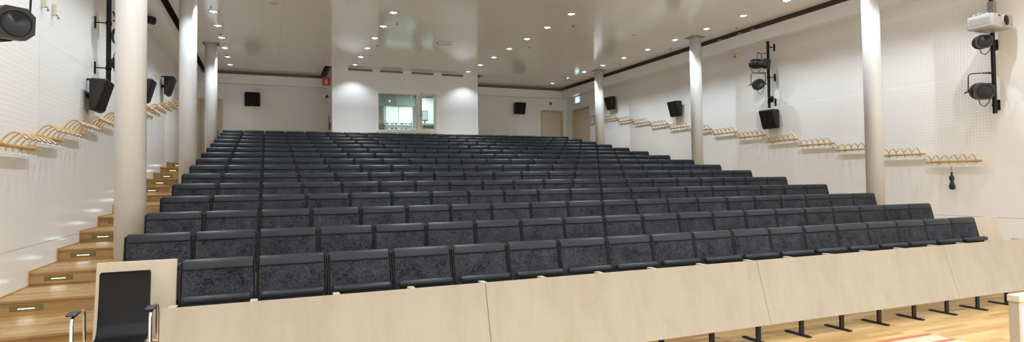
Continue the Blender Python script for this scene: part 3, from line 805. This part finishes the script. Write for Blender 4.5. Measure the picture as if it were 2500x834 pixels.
lantern('top lantern on the left-hand pole, mostly behind the column', (LP_[0] + .26, LP_[1] + .0, 4.12), (.8, -.55, -.1), .32, .09, pole_at=LP_)
t_ = thing('cable_coil', 'black cable coil hanging on the left-hand lighting pole', 'cable', (LP_[0] + .085, LP_[1] - .05, 3.60))
bm = nb(); tube(bm, [(.035 * math.cos(2 * PI * q / 20), 0, .10 * math.sin(2 * PI * q / 20)) for q in range(20)], .011, 8, closed=True); tube(bm, [(.03 * math.cos(2 * PI * q / 20) + .004, .014, .085 * math.sin(2 * PI * q / 20) - .01) for q in range(20)], .010, 8, closed=True); mk('coil', bm, 'rubber', t_, smooth=True)
bm = nb(); tube(bm, [(.0, .0, -.1), (.01, .0, -.2), (-.02, 0, -.32)], .006, 6); tube(bm, [(-.03, .03, .36), (.0, .03, .28), (.05, .0, .26), (.09, 0, .32)], .012, 8); mk('loose_end', bm, 'rubber', t_, smooth=True)
lantern('small lantern high behind the nearest left column', (XL + .24, 7.62, 4.52), (.9, -.4, -.2), .24, .07, yoke=False, pole_at=(XL + .02, 7.62), cable=False)
TLP = (-.80, .96)
pole('black lighting pole at the top left corner of the picture', *TLP, 3.085, 4.615, -1, (4.3,))
lantern('big black lantern in the top left corner of the picture', (TLP[0] - .02, TLP[1] - .06, 2.765), (.60, -.80, -.10), .46, .125, yoke=True, pole_at=TLP, cable=False)
# projector under a bracket on the front right pole
t_ = thing('projector', 'white projector with big lens mounted on the right-hand front pole', 'projector', (11.58, .64, 3.70), (0, 0, 0))
bm = nb(); box(bm, -.255, .255, -.19, .18, .02, .235, 0, .028, 3); mk('housing', bm, 'projector_shell', t_, smooth=True)
bm = nb()
for q in range(11): box(bm, -.259, -.253, -.14 + .026 * q, -.125 + .026 * q, .085, .18)
mk('side_vent', bm, 'grey_plastic', t_)
bm = nb()
for q in range(5): box(bm, .155, .235, -.194, -.188, .075 + .027 * q, .092 + .027 * q)
mk('front_vent', bm, 'grey_plastic', t_)
Rl = Matrix.Translation((.06, -.19, .135)) @ Matrix.Rotation(PI / 2, 4, 'X')
bm = nb(); lathe(bm, [(.100, -.01), (.100, .016), (.090, .024), (.078, .012)], 28, 0, Rl); ln = mk('lens_ring', bm, 'projector_shell', t_, smooth=True)
bm = nb(); lathe(bm, [(.080, .010), (.04, .026), (.0005, .030)], 28, 0, Rl); mk('lens', bm, 'lens', ln, smooth=True)
bm = nb(); box(bm, -.19, .10, -.10, .14, .235, .26, 0, .006); box(bm, .10, .16, -.02, .08, .235, .50, 0, .006); tube(bm, [(-.22, .12, .235), (-.22, .12, .275), (-.10, -.06, .285), (.10, .0, .285)], .008, 8); mk('ceiling_bracket', bm, 'steel', t_)
bm = nb(); box(bm, -.12, -.07, -.195, -.188, .19, .21); mk('sensor', bm, 'black_plastic', t_)

# ------------------------------------------------------------------ small things on the walls
t_ = thing('exit_sign', 'lit blue and green exit sign above the right-hand door', 'sign', (XR, 14.58, 4.47))
bm = nb(); box(bm, -.09, 0, -.20, .20, -.13, .13, 0, .012); mk('housing', bm, 'white_plastic', t_)
bm = nb(); box(bm, -.094, -.090, -.185, .185, -.115, .115); mk('sign_face', bm, 'exit_blue', t_)
bm = nb(); box(bm, -.097, -.094, .02, .10, -.08, .08); prism(bm, [(-.14, -.02), (-.05, .05), (-.05, .02), (.0, .02), (.0, -.06), (-.05, -.06), (-.05, -.09)], -.097, -.094, 0)
mk('pictogram', bm, 'exit_green', t_)
t_ = thing('extinguisher_sign', 'red fire extinguisher sign standing out from the booth corner', 'sign', (BX0 - .14, YB + .55, 4.62))
bm = nb(); box(bm, -.09, .14, -.006, .006, -.12, .12, 0, .002, 1); mk('panel', bm, 'red', t_)
bm = nb(); box(bm, -.002, .052, -.009, -.006, -.085, .04, 0, .002, 1); box(bm, .011, .039, -.009, -.006, .04, .085)
mk('pictogram', bm, 'sign_white', t_)
t_ = thing('fire_alarm', 'small red alarm sounder above the rear right door', 'alarm', (11.28, YW, 4.43))
bm = nb(); lathe(bm, [(.0005, .07), (.04, .065), (.055, .03), (.055, 0)], 20, 0, Matrix.Rotation(PI / 2, 4, 'X')); mk('wall_mount_sounder', bm, 'red', t_, smooth=True)
bm = nb(); box(bm, -.03, .03, -.03, 0, -.13, -.07, 0, .006); mk('base_box', bm, 'cream_plastic', t_)
t_ = thing('hanging_cable_loop', 'dark cable loop on the booth side wall beside the last row', 'cable', (BX0 - .03, 14.15, 3.22))
bm = nb(); tube(bm, [(0, .16 * math.cos(2 * PI * q / 24), .12 * math.sin(2 * PI * q / 24)) for q in range(24)], .012, 8, closed=True); mk('loop', bm, 'rubber', t_, smooth=True)
bm = nb(); box(bm, -.01, .03, -.03, .03, .09, .15, 0, .004); mk('wall_hook', bm, 'steel', t_)
bm = nb(); box(bm, BX0 - .04, BX0, 14.35, 14.55, 3.36, 3.56, 0, .006); box(bm, BX0 - .05, BX0 - .04, 14.42, 14.48, 3.42, 3.50); single('switch_box', bm, 'grey_plastic', 'grey switch box low on the booth side wall', 'switch')
t_ = thing('wall_lamp', 'small dark swivel lamp on the booth side wall', 'lamp', (BX0, 14.6, 4.18))
bm = nb(); box(bm, -.02, 0, -.04, .04, -.09, -.02, 0, .004); tube(bm, [(-.01, 0, -.05), (-.06, -.02, .0)], .008, 6); mk('base', bm, 'cream_plastic', t_)
bm = nb(); lathe(bm, [(.0005, -.05), (.03, -.045), (.036, .04), (.028, .05), (.0005, .05)], 14, 0, Matrix.Translation((-.07, -.02, .02)) @ Matrix.Rotation(.9, 4, 'Y')); mk('head', bm, 'black_plastic', t_, smooth=True)
t_ = thing('notice_frame', 'small framed notice beside the right-hand door', 'notice', (XR, 13.63, 3.61))
bm = nb(); 
for a in ((-.15, .15, .145, .165), (-.15, .15, -.165, -.145), (-.15, -.13, -.145, .145), (.13, .15, -.145, .145)): box(bm, -.018, 0, *a)
mk('frame', bm, 'grey_plastic', t_)
bm = nb(); box(bm, -.008, 0, -.13, .13, -.145, .145); mk('sheet', bm, 'paper', t_)
t_ = thing('wall_mounted_sensor', 'beige sensor box on the right wall beside the lighting pole', 'sensor', (XR - .22, 6.21, 4.519))
bm = nb(); box(bm, -.12, 0, -.07, .07, -.02, .10, 0, .012); mk('housing', bm, 'cream_plastic', t_)
bm = nb(); box(bm, -.09, 0, -.05, .05, -.14, -.02, 0, .01); lathe(bm, [(.0005, .02), (.012, .02), (.014, 0)], 12, 1, Matrix.Translation((-.09, 0, -.09)) @ Matrix.Rotation(-PI / 2, 4, 'Y')); mk('sensor_head', bm, ['cream_plastic', 'black_plastic'], t_)
for i, (y, lab) in enumerate(((2.86, 'left one of two cream wall brackets above the left coat racks'), (3.20, 'right one of two cream wall brackets above the left coat racks'))):
    t_ = thing('wall_hook', lab, 'bracket', (XL, y, 3.44), group='cream brackets on the left wall')
    bm = nb(); box(bm, 0, .04, -.018, .018, -.03, .10, 0, .006); mk('plate', bm, 'cream_plastic', t_)
    bm = nb(); tube(bm, [(.03, 0, -.01), (.055, 0, -.03), (.06, 0, -.05)], .009, 8); ball(bm, (.06, 0, -.055), .014); mk('hook', bm, 'grey_plastic', t_, smooth=True)
bm = nb(); lathe(bm, [(.0005, .012), (.02, .012), (.024, 0)], 14, 0, Matrix.Rotation(PI / 2, 4, 'Y')); single('wall_plug', bm, 'grey_plastic', 'small round grey plug in the left wall under the speaker', 'plug', loc=(XL, 4.64, 2.47))
bm = nb(); lathe(bm, [(.0005, .012), (.045, .012), (.05, 0)], 16, 0, Matrix.Rotation(PI / 2, 4, 'X')); single('wall_socket', bm, 'cream_plastic', 'round beige wall socket right of the booth', 'socket', loc=(8.24, YW, 3.42))
for i, (y, lab) in enumerate(((6.72, 'small grey clip on top of the right duct boxing, nearest the column'), (6.05, 'small grey clip on top of the right duct boxing, middle one of three'), (5.62, 'small grey clip on top of the right duct boxing, nearest the lighting pole'))):
    bm = nb(); box(bm, -.05, .05, -.07, .07, 0, .05, 0, .012); tube(bm, [(-.03, -.05, .05), (-.03, .05, .06)], .012, 8)
    single('pipe_clip', bm, 'grey_plastic', lab, 'clip', 'clips on the right duct boxing', loc=(XR - .28, y, 4.91))

# ------------------------------------------------------------------ black conference chair in the left foreground
ch = thing('armchair', 'black leather chair with chrome arms before the left birch end board', 'chair', (.243, -.475, 0), (0, 0, .02))
bm = nb()
pr_ = [(-.34, .452), (-.30, .468), (-.20, .466), (-.05, .462), (.03, .470), (.07, .505), (.092, .56), (.112, .66), (.134, .78), (.150, .866), (.148, .878)]
N_ = 7; hw = .146
rows = []
for (y, z) in pr_:
    for sgn in (0, 1): pass
th = .024
def nrm(i):
    a = Vector(pr_[max(i - 1, 0)]); b = Vector(pr_[min(i + 1, len(pr_) - 1)]); d = (b - a).normalized(); return Vector((d.y, -d.x))
outer, inner = [], []
for i, (y, z) in enumerate(pr_):
    n = nrm(i); outer.append((y + n.x * th, z + n.y * th)); inner.append((y, z))
poly = inner + outer[::-1]
vs_ = prism(bm, poly, -hw, hw, 0)
bmesh.ops.bevel(bm, geom=[e for e in bm.edges], offset=.006, segments=2, affect='EDGES')
mk('shell', bm, 'chair_leather', ch, smooth=True)
for s in (-1, 1):
    x = s * .202
    bm = nb()
    tube(bm, [(x, -.285, .012), (x, -.265, .63), (x, -.252, .662), (x, -.222, .674), (x, -.02, .674), (x, .012, .664), (x, .025, .63), (x, .055, .012)], .0105, 10)
    tube(bm, [(x, -.272, .425), (s * .10, -.22, .437), (s * .10, .0, .437), (x, .035, .425)], .010, 10)
    leg = mk('leg_frame', bm, 'chrome', ch, smooth=True)
    for y in (-.285, .055):
        bm = nb(); lathe(bm, [(.0005, 0), (.016, 0), (.016, .014), (.012, .018)], 12, 0, Matrix.Translation((x, y, 0))); mk('foot_glide', bm, 'black_plastic', leg)
    bm = nb(); box(bm, x - .032, x + .022, -.268, -.14, .684, .696, 0, .005, 2); mk('armrest', bm, 'black_plastic', ch, smooth=True)

# ------------------------------------------------------------------ wooden frame stand and striped rug in the right foreground
t_ = thing('framed_stand', 'light wood framed stand with grey infill at the right picture edge', 'stand', (4.815, -3.11, 0))
hS = .815
bm = nb(); box(bm, -.004, .80, -.005, .055, hS - .036, hS, 0, .003, 1); mk('top_rail', bm, 'birch_edge', t_)
for x in (0, .762):
    bm = nb(); box(bm, x, x + .026, 0, .05, 0, hS - .036, 0, .002, 1); mk('leg', bm, 'birch', t_)
bm = nb(); box(bm, .026, .762, .004, .046, .565, .595, 0, .002, 1); mk('lower_rail', bm, 'birch_edge', t_)
bm = nb(); box(bm, .026, .762, .030, .042, .595, hS - .036); mk('infill', bm, 'frost', t_)
bm = nb(); tube(bm, [(0, 0, 0)] * 1 + [(0, 0, .001)], .001, 4) if False else None
bm = nb()
x0, x1, yT = 4.2, 6.75, -1.385
box(bm, x0, x1, yT - 1.6, yT, 0.001, .007)
for q in range(4): pass
ys = [yT, yT - .045, yT - .20, yT - .245, yT - .9, yT - .945, yT - 1.35, yT - 1.395]
for a, b in zip(ys[::2], ys[1::2]): box(bm, x0, x1, b, a, .0065, .0085, 1)
single('rug', bm, ['rug_beige', 'rug_red'], 'beige rug with red stripes on the floor before the birch panels', 'rug')

# ------------------------------------------------------------------ camera, world, view
cam = bpy.data.cameras.new('camera'); co = bpy.data.objects.new('camera', cam); COL.objects.link(co)
f, yaw, pitch, roll = 1444.5742, .3914, .0284, -.0121
cy, sy, cp, spn, cr_, sr_ = math.cos(yaw), math.sin(yaw), math.cos(pitch), math.sin(pitch), math.cos(roll), math.sin(roll)
fwd = Vector((sy * cp, cy * cp, spn)); right = Vector((cy, -sy, 0)); up = right.cross(fwd)
r2 = cr_ * right + sr_ * up; u2 = -sr_ * right + cr_ * up
co.matrix_world = Matrix((r2, u2, -fwd)).transposed().to_4x4()
co.location = (1.1244, -5.0118, 1.459)
cam.sensor_width = 36.; cam.lens = 36. * f / 2500.; cam.shift_y = (399.4658 - 417.) / 2500.
cam.clip_start = .05; cam.clip_end = 200
S.camera = co
wd = bpy.data.worlds.new('world'); S.world = wd; wd.use_nodes = True
wd.node_tree.nodes['Background'].inputs[0].default_value = (.02, .02, .02, 1)
wd.node_tree.nodes['Background'].inputs[1].default_value = 0.
S.view_settings.view_transform = 'Standard'; S.view_settings.look = 'None'
S.view_settings.exposure = .17; S.view_settings.gamma = 1.; S.view_settings.use_curve_mapping = False
S.cycles.use_denoising = True; S.cycles.use_adaptive_sampling = True; S.cycles.adaptive_threshold = .02
S.cycles.max_bounces = 8; S.cycles.diffuse_bounces = 5; S.cycles.glossy_bounces = 4; S.cycles.transparent_max_bounces = 8
S.cycles.sample_clamp_indirect = 6.
